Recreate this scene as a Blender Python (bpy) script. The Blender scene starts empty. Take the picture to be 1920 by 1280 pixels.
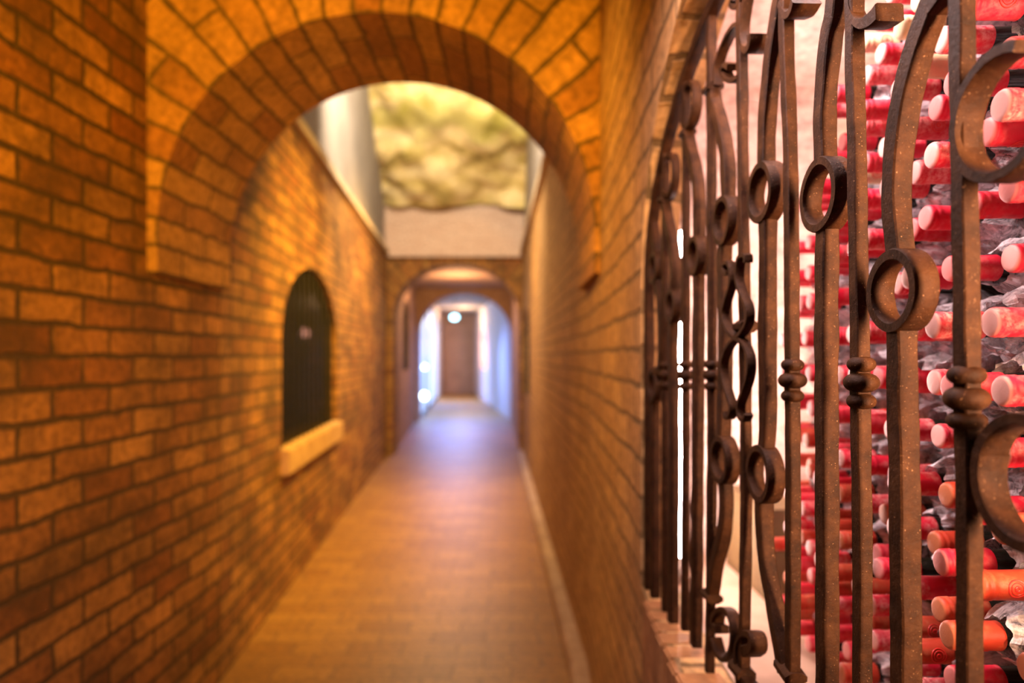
import bpy, bmesh, math, random
from mathutils import Vector, noise

random.seed(7)
C = bpy.context.scene.collection
PI = math.pi

# ------------------------------------------------------------------ camera
F = 1307.0                       # focal length in pixels of the 1920 x 1280 frame
HZ = 668.0                       # row of the horizon
CAM_H = 1.6
cam_d = bpy.data.cameras.new('camera')
cam = bpy.data.objects.new('camera', cam_d)
C.objects.link(cam)
cam.location = (0, 0, CAM_H)
cam.rotation_euler = (PI / 2, 0, 0)
cam_d.sensor_width = 36.0
cam_d.lens = 36.0 * F / 1920.0
cam_d.shift_y = (HZ - 640.0) / 1920.0
cam_d.clip_start = 0.02
cam_d.clip_end = 200
cam_d.dof.use_dof = True
cam_d.dof.focus_distance = 0.74
cam_d.dof.aperture_fstop = 2.6
bpy.context.scene.camera = cam

# ------------------------------------------------------------------ world and exposure
world = bpy.data.worlds.new('world')
bpy.context.scene.world = world
world.use_nodes = True
bg = world.node_tree.nodes['Background']
bg.inputs[0].default_value = (0.25, 0.45, 1.0, 1)
bg.inputs[1].default_value = 0.0
vs = bpy.context.scene.view_settings
vs.view_transform = 'Standard'
vs.look = 'None'
vs.exposure = 0.0
vs.gamma = 1.0
vs.use_curve_mapping = False

# ------------------------------------------------------------------ lamps
def lamp(name, kind, loc, energy, col, size=0.1, target=None, **kw):
    d = bpy.data.lights.new(name, kind)
    d.energy = energy
    d.color = col
    if kind == 'AREA':
        d.shape = 'RECTANGLE'
        d.size = kw.get('sx', size)
        d.size_y = kw.get('sy', size)
        if 'spread' in kw:
            d.spread = kw['spread']
    else:
        d.shadow_soft_size = size
    if kind == 'SPOT':
        d.spot_size = kw.get('cone', 2.0)
        d.spot_blend = kw.get('blend', 0.8)
    o = bpy.data.objects.new(name, d)
    C.objects.link(o)
    o.location = loc
    if target:
        o.rotation_euler = (Vector(target) - Vector(loc)).to_track_quat('-Z', 'Y').to_euler()
    return o

WARM = (1.0, 0.47, 0.03)
# passage lamp on the wall behind the viewer, throwing its light up along the passage
lamp('passage_lamp', 'SPOT', (0.10, -1.3, 2.28), 1150, WARM, 0.09, (-1.15, 2.30, 2.42), cone=1.10, blend=1.0)
# ceiling spot before the first arch, turned to the right wall
lamp('passage_ceiling_spot', 'SPOT', (-1.05, 1.9, 3.25), 210, (1.0, 0.48, 0.06), 0.08, (0.34, 2.60, 1.85), cone=1.15, blend=1.0)
lamp('passage_ceiling_lamp', 'POINT', (-0.5, 1.2, 3.2), 9, WARM, 0.10)
# lamps of the second stretch: a warm one behind the first arch, the shaft floodlights, two added fills
lamp('second_bay_lamp', 'SPOT', (0.05, 4.9, 3.5), 760, (1.0, 0.55, 0.06), 0.12, (-1.45, 5.4, 1.5), cone=1.7, blend=1.0)
lamp('shaft_lamp', 'AREA', (-0.55, 6.0, 4.45), 270, (1.0, 0.80, 0.52), 1.2, (-0.8, 10.0, 4.35), sx=1.2, sy=0.5)
lamp('second_bay_end_fill', 'SPOT', (-0.35, 8.4, 3.2), 380, (1.0, 0.56, 0.13), 0.15, (-1.75, 8.2, 1.8), cone=2.6, blend=1.0)  # added fill without a fixture, evens out the left wall
lamp('second_bay_right_fill', 'SPOT', (-0.95, 8.4, 3.2), 210, (1.0, 0.56, 0.17), 0.15, (0.28, 7.2, 1.4), cone=2.2, blend=1.0)  # added fill without a fixture, brightens the right wall
# third and fourth bays
lamp('third_bay_lamp', 'POINT', (-1.1, 14.2, 2.7), 110, (1.0, 0.55, 0.26), 0.15)
lamp('fourth_bay_lamp', 'POINT', (-1.8, 26.0, 3.0), 120, (1.0, 0.64, 0.30), 0.12)
# daylight entering by the glazed side door of the far bay
lamp('side_door_daylight', 'AREA', (-1.6, 20.2, 2.6), 120, (0.20, 0.36, 1.0), 1.0, (-1.15, 18.4, 0.0), sx=1.2, sy=1.2, spread=1.9)
lamp('far_door_daylight', 'AREA', (-2.2, 25.0, 2.6), 150, (0.20, 0.36, 1.0), 1.0, (-1.9, 24.5, 0.0), sx=1.0, sy=2.0, spread=1.9)
# lamps inside the bottle niche, and an added fill
lamp('niche_strip', 'AREA', (0.392, 0.95, 2.385), 62, (1.0, 0.72, 0.70), 0.3, (0.60, 0.97, 1.5), sx=0.03, sy=1.3)
lamp('niche_wall_fill', 'POINT', (0.80, 1.76, 2.08), 6.0, (1.0, 0.74, 0.72), 0.05)  # added fill, no fixture here, lifts the niche end wall
lamp('niche_near_tube', 'AREA', (0.68, -0.25, 1.75), 22, (1.0, 0.57, 0.33), 0.1, (0.47, 0.9, 1.72), sx=0.12, sy=0.8, spread=1.05)

# ------------------------------------------------------------------ helpers
def link(name, me, mat=None, parent=None, smooth=False):
    o = bpy.data.objects.new(name, me)
    C.objects.link(o)
    if mat:
        me.materials.append(mat)
    if parent:
        o.parent = parent
    if smooth:
        for p in me.polygons:
            p.use_smooth = True
    return o

def mesh_from(name, verts, faces, uvs=None):
    me = bpy.data.meshes.new(name)
    me.from_pydata([tuple(v) for v in verts], [], faces)
    if uvs is not None:
        lay = me.uv_layers.new(name='UVMap')
        for p in me.polygons:
            for li in p.loop_indices:
                lay.data[li].uv = uvs[me.loops[li].vertex_index]
    me.update()
    return me

def tag(o, label, cat, group=None):
    o['label'] = label
    o['category'] = cat
    if group:
        o['group'] = group
    return o

def structure(o, label=None):
    o['kind'] = 'structure'
    if label:
        o['label'] = label
    return o

def empty(name, loc=(0, 0, 0)):
    o = bpy.data.objects.new(name, None)
    o.empty_display_size = 0.05
    C.objects.link(o)
    o.location = loc
    return o

class Quads:
    """collects quads with their own uv corners"""
    def __init__(self):
        self.v, self.f, self.uv = [], [], []
    def quad(self, pts, uvs):
        n = len(self.v)
        self.v += [tuple(p) for p in pts]
        self.uv += list(uvs)
        self.f.append(tuple(range(n, n + len(pts))))
    def mesh(self, name):
        return mesh_from(name, self.v, self.f, self.uv)

def box_bm(bm, lo, hi, bevel=0.0):
    r = bmesh.ops.create_cube(bm, size=1.0)
    for v in r['verts']:
        v.co = Vector([lo[i] + (v.co[i] + 0.5) * (hi[i] - lo[i]) for i in range(3)])
    if bevel:
        es = set()
        for v in r['verts']:
            es.update(v.link_edges)
        bmesh.ops.bevel(bm, geom=list(es), offset=bevel, segments=2, affect='EDGES')

def box_obj(name, lo, hi, mat, parent=None, bevel=0.0):
    bm = bmesh.new()
    box_bm(bm, lo, hi, bevel)
    me = bpy.data.meshes.new(name)
    bm.to_mesh(me)
    bm.free()
    return link(name, me, mat, parent)

def lathe(profile, seg=24, axis='Z'):
    """profile: list of (radius, height) -> verts, faces"""
    vs_, fs = [], []
    n = len(profile)
    for i in range(seg):
        a = 2 * PI * i / seg
        for r, h in profile:
            if axis == 'Z':
                vs_.append((r * math.cos(a), r * math.sin(a), h))
            else:
                vs_.append((h, r * math.cos(a), r * math.sin(a)))
    for i in range(seg):
        j = (i + 1) % seg
        for k in range(n - 1):
            fs.append((i * n + k, j * n + k, j * n + k + 1, i * n + k + 1))
    return vs_, fs

# ------------------------------------------------------------------ materials
def new_mat(name):
    m = bpy.data.materials.new(name)
    m.use_nodes = True
    nt = m.node_tree
    b = nt.nodes['Principled BSDF']
    return m, nt, b

def N(nt, t, **kw):
    n = nt.nodes.new(t)
    for k, v in kw.items():
        if k in n.inputs:
            n.inputs[k].default_value = v
        else:
            setattr(n, k, v)
    return n

def ramp(nt, stops):
    r = nt.nodes.new('ShaderNodeValToRGB')
    el = r.color_ramp.elements
    while len(el) < len(stops):
        el.new(0.5)
    for e, (p, c) in zip(el, stops):
        e.position = p
        e.color = (c[0], c[1], c[2], 1)
    return r

def mixc(nt, fac, a, b, mode='MIX'):
    m = nt.nodes.new('ShaderNodeMix')
    m.data_type = 'RGBA'
    m.blend_type = mode
    for s, v in ((m.inputs[0], fac), (m.inputs[6], a), (m.inputs[7], b)):
        if hasattr(v, 'is_linked'):
            nt.links.new(v, s)
        elif isinstance(v, (int, float)):
            s.default_value = v
        else:
            s.default_value = (v[0], v[1], v[2], 1)
    return m.outputs[2]

def brick_mat(name, c1, c2, mortar, bw=0.27, bh=0.08, ms=0.008, rough=0.85, bump=0.5, wob=0.016, var=0.6, stain=(0.06, 0.03, 0.008), stain_amt=0.5):
    m, nt, b = new_mat(name)
    L = nt.links.new
    tc = N(nt, 'ShaderNodeTexCoord')
    nz = N(nt, 'ShaderNodeTexNoise', Scale=7.0, Detail=3.0)
    L(tc.outputs['UV'], nz.inputs['Vector'])
    sub = N(nt, 'ShaderNodeVectorMath', operation='SUBTRACT')
    L(nz.outputs['Color'], sub.inputs[0])
    sub.inputs[1].default_value = (0.5, 0.5, 0.5)
    sc = N(nt, 'ShaderNodeVectorMath', operation='SCALE')
    L(sub.outputs[0], sc.inputs[0])
    sc.inputs['Scale'].default_value = wob * 2
    add = N(nt, 'ShaderNodeVectorMath', operation='ADD')
    L(tc.outputs['UV'], add.inputs[0])
    L(sc.outputs[0], add.inputs[1])
    br = N(nt, 'ShaderNodeTexBrick')
    L(add.outputs[0], br.inputs['Vector'])
    br.inputs['Color1'].default_value = (*c1, 1)
    br.inputs['Color2'].default_value = (*c2, 1)
    br.inputs['Mortar'].default_value = (*mortar, 1)
    br.inputs['Scale'].default_value = 1.0
    br.inputs['Mortar Size'].default_value = ms
    br.inputs['Mortar Smooth'].default_value = 0.3
    br.inputs['Bias'].default_value = 0.0
    br.inputs['Brick Width'].default_value = bw
    br.inputs['Row Height'].default_value = bh
    # blotchy wear
    n2 = N(nt, 'ShaderNodeTexNoise', Scale=2.6, Detail=6.0, Roughness=0.65)
    L(tc.outputs['UV'], n2.inputs['Vector'])
    r2 = ramp(nt, [(0.35, (0, 0, 0)), (0.68, (1, 1, 1))])
    L(n2.outputs['Fac'], r2.inputs[0])
    n3 = N(nt, 'ShaderNodeTexNoise', Scale=28.0, Detail=4.0, Roughness=0.7)
    L(tc.outputs['UV'], n3.inputs['Vector'])
    r3 = ramp(nt, [(0.3, (1 - var, 1 - var, 1 - var)), (0.7, (1 + var * 0.4,) * 3)])
    L(n3.outputs['Fac'], r3.inputs[0])
    col = mixc(nt, 1.0, br.outputs['Color'], r3.outputs[0], 'MULTIPLY')
    inv = N(nt, 'ShaderNodeMath', operation='MULTIPLY_ADD')
    L(r2.outputs[0], inv.inputs[0])
    inv.inputs[1].default_value = -stain_amt
    inv.inputs[2].default_value = stain_amt
    col = mixc(nt, inv.outputs[0], col, stain)
    L(col, b.inputs['Base Color'])
    b.inputs['Roughness'].default_value = rough
    # bump: recessed mortar and rough clay
    hm = N(nt, 'ShaderNodeMath', operation='MULTIPLY_ADD')
    L(br.outputs['Fac'], hm.inputs[0])
    hm.inputs[1].default_value = -1.0
    hm.inputs[2].default_value = 1.0
    ha = N(nt, 'ShaderNodeMath', operation='MULTIPLY_ADD')
    L(n3.outputs['Fac'], ha.inputs[0])
    ha.inputs[1].default_value = 0.6
    L(hm.outputs[0], ha.inputs[2])
    bp = N(nt, 'ShaderNodeBump', Strength=bump, Distance=0.012)
    L(ha.outputs[0], bp.inputs['Height'])
    L(bp.outputs[0], b.inputs['Normal'])
    return m

def noisy_mat(name, c1, c2, scale=8.0, rough=0.8, bump=0.3, dist=0.01, metal=0.0, coord='Object', lo=0.35, hi=0.65, detail=5.0):
    m, nt, b = new_mat(name)
    L = nt.links.new
    tc = N(nt, 'ShaderNodeTexCoord')
    n = N(nt, 'ShaderNodeTexNoise', Scale=scale, Detail=detail, Roughness=0.65)
    L(tc.outputs[coord], n.inputs['Vector'])
    r = ramp(nt, [(lo, c1), (hi, c2)])
    L(n.outputs['Fac'], r.inputs[0])
    L(r.outputs[0], b.inputs['Base Color'])
    b.inputs['Roughness'].default_value = rough
    b.inputs['Metallic'].default_value = metal
    if bump:
        bp = N(nt, 'ShaderNodeBump', Strength=bump, Distance=dist)
        L(n.outputs['Fac'], bp.inputs['Height'])
        L(bp.outputs[0], b.inputs['Normal'])
    return m

def emit_mat(name, col, strength):
    m, nt, b = new_mat(name)
    b.inputs['Base Color'].default_value = (*col, 1)
    b.inputs['Emission Color'].default_value = (*col, 1)
    b.inputs['Emission Strength'].default_value = strength
    return m

M = {}
M['brick'] = brick_mat('old brick', (0.72, 0.34, 0.075), (0.34, 0.11, 0.02), (0.11, 0.06, 0.015), bw=0.31, bh=0.10, ms=0.011, bump=0.8, wob=0.015, stain_amt=0.8)
M['brick_pale'] = brick_mat('pale worn brick', (0.66, 0.40, 0.16), (0.48, 0.26, 0.09), (0.20, 0.12, 0.04), stain=(0.18, 0.09, 0.03), bw=0.26, bh=0.09, ms=0.009, bump=0.7)
M['voussoir'] = brick_mat('arch brick', (0.74, 0.38, 0.08), (0.42, 0.16, 0.03), (0.17, 0.095, 0.02), bw=0.42, bh=0.11, ms=0.010)
M['brick_far'] = brick_mat('far pale brick', (0.60, 0.40, 0.27), (0.46, 0.28, 0.18), (0.30, 0.2, 0.14), stain=(0.25, 0.15, 0.1), stain_amt=0.3)
M['niche'] = brick_mat('limewashed niche brick', (0.78, 0.60, 0.52), (0.68, 0.48, 0.40), (0.70, 0.54, 0.47), stain=(0.55, 0.38, 0.30), stain_amt=0.3, bw=0.25, bh=0.07)
M['floor'] = brick_mat('worn brick paving', (0.46, 0.24, 0.045), (0.30, 0.135, 0.02), (0.17, 0.08, 0.015), bw=0.30, bh=0.15, ms=0.006, rough=0.46, bump=0.22, stain=(0.2, 0.10, 0.03), stain_amt=0.35)
M['plaster'] = noisy_mat('pale plaster', (0.23, 0.205, 0.20), (0.31, 0.28, 0.275), 1.6, 0.9, 0.2, coord='Object')
M['plaster_blue'] = noisy_mat('smooth whitewash', (0.52, 0.46, 0.47), (0.62, 0.56, 0.57), 1.0, 0.8, 0.1)
M['stone'] = noisy_mat('sill stone', (0.42, 0.25, 0.11), (0.62, 0.40, 0.19), 6.0, 0.8, 0.3)
M['coping'] = noisy_mat('coping stone', (0.46, 0.36, 0.24), (0.62, 0.50, 0.36), 4.0, 0.85, 0.3)
M['door'] = noisy_mat('brown far door', (0.42, 0.29, 0.23), (0.54, 0.38, 0.30), 3.0, 0.7, 0.1)
M['window_bar'] = noisy_mat('blackened iron', (0.005, 0.004, 0.002), (0.012, 0.009, 0.004), 30, 0.8, 0.2)
M['dark'] = noisy_mat('painted niche shade', (0.005, 0.0045, 0.002), (0.014, 0.012, 0.006), 4.0, 0.8, 0.2)  # near-black colour puts the recess shade into the backing plates
M['steel'] = noisy_mat('lamp metal', (0.20, 0.19, 0.18), (0.36, 0.34, 0.32), 20, 0.4, 0.0, metal=1.0)
M['kerb'] = noisy_mat('worn kerb render', (0.28, 0.18, 0.13), (0.46, 0.33, 0.26), 5.0, 0.6, 0.3)
M['niche_floor'] = noisy_mat('dusty niche floor', (0.34, 0.22, 0.15), (0.46, 0.32, 0.23), 5.0, 0.9, 0.2)
M['sill_brick'] = noisy_mat('sill brick', (0.20, 0.085, 0.025), (0.36, 0.17, 0.06), 14.0, 0.85, 0.4)
M['wood'] = noisy_mat('brown crate board', (0.075, 0.045, 0.012), (0.115, 0.07, 0.02), 9.0, 0.7, 0.2)

# rock
m, nt, b = new_mat('tufa rock')
tc = N(nt, 'ShaderNodeTexCoord')
n1 = N(nt, 'ShaderNodeTexNoise', Scale=1.15, Detail=8.0, Roughness=0.55, Distortion=1.6)
nt.links.new(tc.outputs['Object'], n1.inputs['Vector'])
r1 = ramp(nt, [(0.30, (0.10, 0.08, 0.02)), (0.40, (0.46, 0.35, 0.11)), (0.50, (0.68, 0.54, 0.25)), (0.70, (0.82, 0.71, 0.42))])
nt.links.new(n1.outputs['Fac'], r1.inputs[0])
n2 = N(nt, 'ShaderNodeTexNoise', Scale=1.1, Detail=2.0)
nt.links.new(tc.outputs['Object'], n2.inputs['Vector'])
r2 = ramp(nt, [(0.50, (0, 0, 0)), (0.62, (1, 1, 1))])
nt.links.new(n2.outputs['Fac'], r2.inputs[0])
half = N(nt, 'ShaderNodeMath', operation='MULTIPLY')
nt.links.new(r2.outputs[0], half.inputs[0])
half.inputs[1].default_value = 0.6
nt.links.new(mixc(nt, half.outputs[0], r1.outputs[0], (0.36, 0.36, 0.05)), b.inputs['Base Color'])
b.inputs['Roughness'].default_value = 0.95
bp = N(nt, 'ShaderNodeBump', Strength=0.5, Distance=0.06)
nt.links.new(n1.outputs['Fac'], bp.inputs['Height'])
nt.links.new(bp.outputs[0], b.inputs['Normal'])
M['rock'] = m

# wrought iron, rusted, with specks
m, nt, b = new_mat('rusted wrought iron')
tc = N(nt, 'ShaderNodeTexCoord')
n1 = N(nt, 'ShaderNodeTexNoise', Scale=28.0, Detail=6.0, Roughness=0.7)
nt.links.new(tc.outputs['Object'], n1.inputs['Vector'])
r1 = ramp(nt, [(0.30, (0.008, 0.003, 0.001)), (0.52, (0.026, 0.0095, 0.003)), (0.75, (0.052, 0.021, 0.007))])
nt.links.new(n1.outputs['Fac'], r1.inputs[0])
n2 = N(nt, 'ShaderNodeTexNoise', Scale=420.0, Detail=2.0, Roughness=0.6)
nt.links.new(tc.outputs['Object'], n2.inputs['Vector'])
r2 = ramp(nt, [(0.66, (0, 0, 0)), (0.74, (1, 1, 1))])
nt.links.new(n2.outputs['Fac'], r2.inputs[0])
nt.links.new(mixc(nt, r2.outputs[0], r1.outputs[0], (0.15, 0.08, 0.04)), b.inputs['Base Color'])
b.inputs['Roughness'].default_value = 0.62
b.inputs['Specular IOR Level'].default_value = 0.10
n3 = N(nt, 'ShaderNodeTexNoise', Scale=170.0, Detail=5.0, Roughness=0.7)
nt.links.new(tc.outputs['Object'], n3.inputs['Vector'])
bp = N(nt, 'ShaderNodeBump', Strength=0.55, Distance=0.0025)
nt.links.new(n3.outputs['Fac'], bp.inputs['Height'])
nt.links.new(bp.outputs[0], b.inputs['Normal'])
M['iron'] = m

# bottle glass, capsules, film
m, nt, b = new_mat('dark bottle glass')
b.inputs['Base Color'].default_value = (0.012, 0.012, 0.008, 1)
b.inputs['Roughness'].default_value = 0.16
b.inputs['Specular IOR Level'].default_value = 0.6
M['glass'] = m

def capsule_mat(name, base, dust, amt, end_dust=0.75):
    m, nt, b = new_mat(name)
    L = nt.links.new
    tc = N(nt, 'ShaderNodeTexCoord')
    n = N(nt, 'ShaderNodeTexNoise', Scale=140.0, Detail=6.0, Roughness=0.7)
    L(tc.outputs['Object'], n.inputs['Vector'])
    oi = N(nt, 'ShaderNodeObjectInfo')
    nn = N(nt, 'ShaderNodeTexNoise', Scale=38.0, Detail=3.0)
    vadd = N(nt, 'ShaderNodeVectorMath', operation='ADD')
    sc = N(nt, 'ShaderNodeVectorMath', operation='SCALE')
    L(tc.outputs['Object'], vadd.inputs[0])
    cmb = N(nt, 'ShaderNodeCombineXYZ')
    for i in range(3):
        L(oi.outputs['Random'], cmb.inputs[i])
    L(cmb.outputs[0], sc.inputs[0])
    sc.inputs['Scale'].default_value = 9.0
    L(sc.outputs[0], vadd.inputs[1])
    L(vadd.outputs[0], nn.inputs['Vector'])
    mul = N(nt, 'ShaderNodeMath', operation='MULTIPLY')
    r = ramp(nt, [(0.42, (0, 0, 0)), (0.62, (1, 1, 1))])
    L(nn.outputs['Fac'], r.inputs[0])
    r2 = ramp(nt, [(0.38, (0, 0, 0)), (0.6, (1, 1, 1))])
    L(n.outputs['Fac'], r2.inputs[0])
    L(r.outputs[0], mul.inputs[0])
    L(r2.outputs[0], mul.inputs[1])
    am = N(nt, 'ShaderNodeMath', operation='MULTIPLY')
    L(mul.outputs[0], am.inputs[0])
    am.inputs[1].default_value = amt
    # worn, dusty mouth end (object x runs from the mouth inwards)
    sx = N(nt, 'ShaderNodeSeparateXYZ')
    L(tc.outputs['Object'], sx.inputs[0])
    re = ramp(nt, [(0.0, (1, 1, 1)), (0.06, (0, 0, 0))])
    xs = N(nt, 'ShaderNodeMath', operation='MULTIPLY')
    L(sx.outputs[0], xs.inputs[0])
    xs.inputs[1].default_value = 20.0
    L(xs.outputs[0], re.inputs[0])
    em = N(nt, 'ShaderNodeMath', operation='MULTIPLY')
    L(re.outputs[0], em.inputs[0])
    em.inputs[1].default_value = end_dust
    mx = N(nt, 'ShaderNodeMath', operation='MAXIMUM')
    L(am.outputs[0], mx.inputs[0])
    L(em.outputs[0], mx.inputs[1])
    L(mixc(nt, mx.outputs[0], base, dust), b.inputs['Base Color'])
    b.inputs['Roughness'].default_value = 0.5
    b.inputs['Specular IOR Level'].default_value = 0.28
    bp = N(nt, 'ShaderNodeBump', Strength=0.25, Distance=0.002)
    L(n.outputs['Fac'], bp.inputs['Height'])
    L(bp.outputs[0], b.inputs['Normal'])
    return m
M['cap_red'] = capsule_mat('crimson capsule foil', (0.60, 0.012, 0.040), (0.76, 0.42, 0.38), 0.22, 0.6)
M['cap_dusty'] = capsule_mat('dusty crimson capsule foil', (0.58, 0.014, 0.042), (0.80, 0.52, 0.46), 0.6, 0.85)
M['cap_warm_lit'] = capsule_mat('capsule foil with painted warm light', (0.42, 0.042, 0.018), (0.46, 0.22, 0.10), 0.5, 0.6)  # red foil with the warm light of the lower rows in its colour
M['cap_cream'] = capsule_mat('cream capsule foil', (0.66, 0.55, 0.32), (0.78, 0.68, 0.48), 0.5, 0.5)
m, nt, b = new_mat('embossed seal')
b.inputs['Base Color'].default_value = (0.66, 0.03, 0.025, 1)
b.inputs['Roughness'].default_value = 0.35
M['seal'] = m

m, nt, b = new_mat('crumpled clear film')
tc = N(nt, 'ShaderNodeTexCoord')
n1 = N(nt, 'ShaderNodeTexNoise', Scale=32.0, Detail=5.0, Roughness=0.7, Distortion=1.5)
nt.links.new(tc.outputs['Object'], n1.inputs['Vector'])
r1 = ramp(nt, [(0.38, (0.12, 0.12, 0.12)), (0.48, (0.5, 0.5, 0.5)), (0.60, (0.95, 0.95, 0.95))])
nt.links.new(n1.outputs['Fac'], r1.inputs[0])
nt.links.new(r1.outputs[0], b.inputs['Alpha'])
b.inputs['Base Color'].default_value = (0.78, 0.74, 0.78, 1)
b.inputs['Roughness'].default_value = 0.16
b.inputs['Specular IOR Level'].default_value = 0.9
bp = N(nt, 'ShaderNodeBump', Strength=0.9, Distance=0.006)
nt.links.new(n1.outputs['Fac'], bp.inputs['Height'])
nt.links.new(bp.outputs[0], b.inputs['Normal'])
M['film'] = m

m, nt, b = new_mat('dark window glass')
b.inputs['Base Color'].default_value = (0.008, 0.008, 0.004, 1)
b.inputs['Roughness'].default_value = 0.12
b.inputs['Specular IOR Level'].default_value = 0.03
b.inputs['Alpha'].default_value = 0.55
M['pane'] = m

M['tube'] = emit_mat('glowing tube', (1.0, 0.76, 0.70), 120.0)
M['blueglass'] = emit_mat('daylit frosted glass', (0.48, 0.69, 1.0), 1.0)
M['cyan'] = emit_mat('emergency lamp glow', (0.42, 0.86, 1.0), 8.0)
M['spot'] = emit_mat('floor lamp glow', (0.75, 0.92, 1.0), 9.0)
M['pink'] = emit_mat('pink window glow', (1.0, 0.42, 0.30), 2.6)
M['pinkstrong'] = emit_mat('niche lamp glow', (1.0, 0.50, 0.36), 5.0)

# ------------------------------------------------------------------ walls with arched openings
def arch_z(op, s):
    c = 0.5 * (op['s0'] + op['s1'])
    w = 0.5 * (op['s1'] - op['s0'])
    u = max(-1.0, min(1.0, (s - c) / w))
    return op['spring'] + op['rise'] * math.sqrt(max(0.0, 1 - u * u))

def wall(name, p0, p1, z0, z1, mat, out, openings=(), label=None, step=0.6):
    """vertical wall from p0 to p1 (plan); out: +1/-1, the side (left of p0->p1 = +1) away from the passage"""
    p0 = Vector((p0[0], p0[1])); p1 = Vector((p1[0], p1[1]))
    d = p1 - p0
    Ln = d.length
    d.normalize()
    nrm = Vector((-d.y, d.x)) * out
    def P(s, z, dep=0.0):
        q = p0 + d * s + nrm * dep
        return (q.x, q.y, z)
    ss = {0.0, Ln}
    k = int(Ln / step) + 1
    for i in range(k + 1):
        ss.add(Ln * i / k)
    for op in openings:
        c = 0.5 * (op['s0'] + op['s1']); w = 0.5 * (op['s1'] - op['s0'])
        for i in range(25):
            ss.add(round(c - w * math.cos(PI * i / 24), 6))
    ss = sorted(ss)
    ss = [s for i, s in enumerate(ss) if i == 0 or s - ss[i - 1] > 1e-5]
    Q = Quads()
    flip = out < 0
    def quad(pts, uv):
        if flip:
            pts, uv = pts[::-1], uv[::-1]
        Q.quad(pts, uv)
    for a, b_ in zip(ss[:-1], ss[1:]):
        mid = 0.5 * (a + b_)
        op = next((o for o in openings if o['s0'] - 1e-6 < mid < o['s1'] + 1e-6), None)
        if op is None:
            quad([P(a, z0), P(b_, z0), P(b_, z1), P(a, z1)], [(a, z0), (b_, z0), (b_, z1), (a, z1)])
            continue
        if op['sill'] > z0 + 1e-4:
            quad([P(a, z0), P(b_, z0), P(b_, op['sill']), P(a, op['sill'])], [(a, z0), (b_, z0), (b_, op['sill']), (a, op['sill'])])
        za, zb = arch_z(op, a), arch_z(op, b_)
        quad([P(a, za), P(b_, zb), P(b_, z1), P(a, z1)], [(a, za), (b_, zb), (b_, z1), (a, z1)])
        D = op['depth']
        quad([P(a, za, D), P(b_, zb, D), P(b_, zb), P(a, za)], [(D, a), (D, b_), (0, b_), (0, a)])
        quad([P(a, op['sill']), P(b_, op['sill']), P(b_, op['sill'], D), P(a, op['sill'], D)], [(a, 0), (b_, 0), (b_, D), (a, D)])
        if op.get('back'):
            quad([P(a, op['sill'], D), P(b_, op['sill'], D), P(b_, zb, D), P(a, za, D)], [(a, op['sill']), (b_, op['sill']), (b_, zb), (a, za)])
    for op in openings:
        D = op['depth']
        a, b_ = op['s0'], op['s1']
        zs, zt = op['sill'], op['spring']
        quad([P(a, zs), P(a, zs, D), P(a, zt, D), P(a, zt)], [(0, zs), (D, zs), (D, zt), (0, zt)])
        quad([P(b_, zs, D), P(b_, zs), P(b_, zt), P(b_, zt, D)], [(D, zs), (0, zs), (0, zt), (D, zt)])
    o = link(name, Q.mesh(name), mat)
    structure(o, label)
    o['_dummy'] = 0
    del o['_dummy']
    return o, P

def xr_near(y): return 0.25 + 0.035 * y
def xl2(y): return -1.44 - 0.0749 * (y - 3.45)
def xr2(y): return 0.37 - 0.0251 * (y - 3.45)

GATE = dict(y0=0.10, y1=1.67, sill=1.05, spring=1.76, rise=0.50)
gop = dict(s0=GATE['y0'] + 2.0, s1=GATE['y1'] + 2.0, sill=GATE['sill'], spring=GATE['spring'], rise=GATE['rise'], depth=0.085)

# near passage
wall('wall_left', (-1.44, -2.0), (-1.44, 3.45), 0, 3.4, M['brick'], +1)
wall('wall_right', (xr_near(-2), -2.0), (xr_near(3.45), 3.45), 0, 3.4, M['brick_pale'], -1, [gop])
inner = dict(gop); inner['depth'] = 0.002
wall('wall_right_inner', (xr_near(-2) + 0.085, -2.0), (xr_near(3.45) + 0.085, 3.45), 0.9, 2.5, M['niche'], -1, [inner])
q = Quads()
q.quad([(-1.44, -2, 0), (-1.44, -2, 3.4), (xr_near(-2), -2, 3.4), (xr_near(-2), -2, 0)], [(0, 0), (0, 3.4), (1.6, 3.4), (1.6, 0)])
structure(link('wall_back', q.mesh('wall_back'), M['brick']))
q = Quads()
q.quad([(-1.44, -2, 3.4), (-1.44, 2.76, 3.4), (0.36, 2.76, 3.4), (0.2, -2, 3.4)], [(0, 0), (0, 4.7), (1.8, 4.7), (1.8, 0)])
structure(link('ceiling', q.mesh('ceiling'), M['brick']))

# second stretch
def along2(side, y):
    return (y - 3.45) * math.sqrt(1 + (0.0749 if side == 'l' else 0.0251) ** 2)
lop = dict(s0=along2('l', 4.62), s1=along2('l', 6.72), sill=0.975, spring=1.70, rise=0.60, depth=0.30, back=True)
wl2, PL2 = wall('wall_left_second', (-1.44, 3.45), (xl2(11.4), 11.4), 0, 3.24, M['brick'], +1, [lop])
rop = dict(s0=along2('r', 9.2), s1=along2('r', 10.7), sill=1.05, spring=1.75, rise=0.55, depth=0.30, back=True)
wr2, PR2 = wall('wall_right_second', (0.37, 3.45), (xr2(11.4), 11.4), 0, 3.24, M['brick_pale'], -1, [rop])
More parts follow.
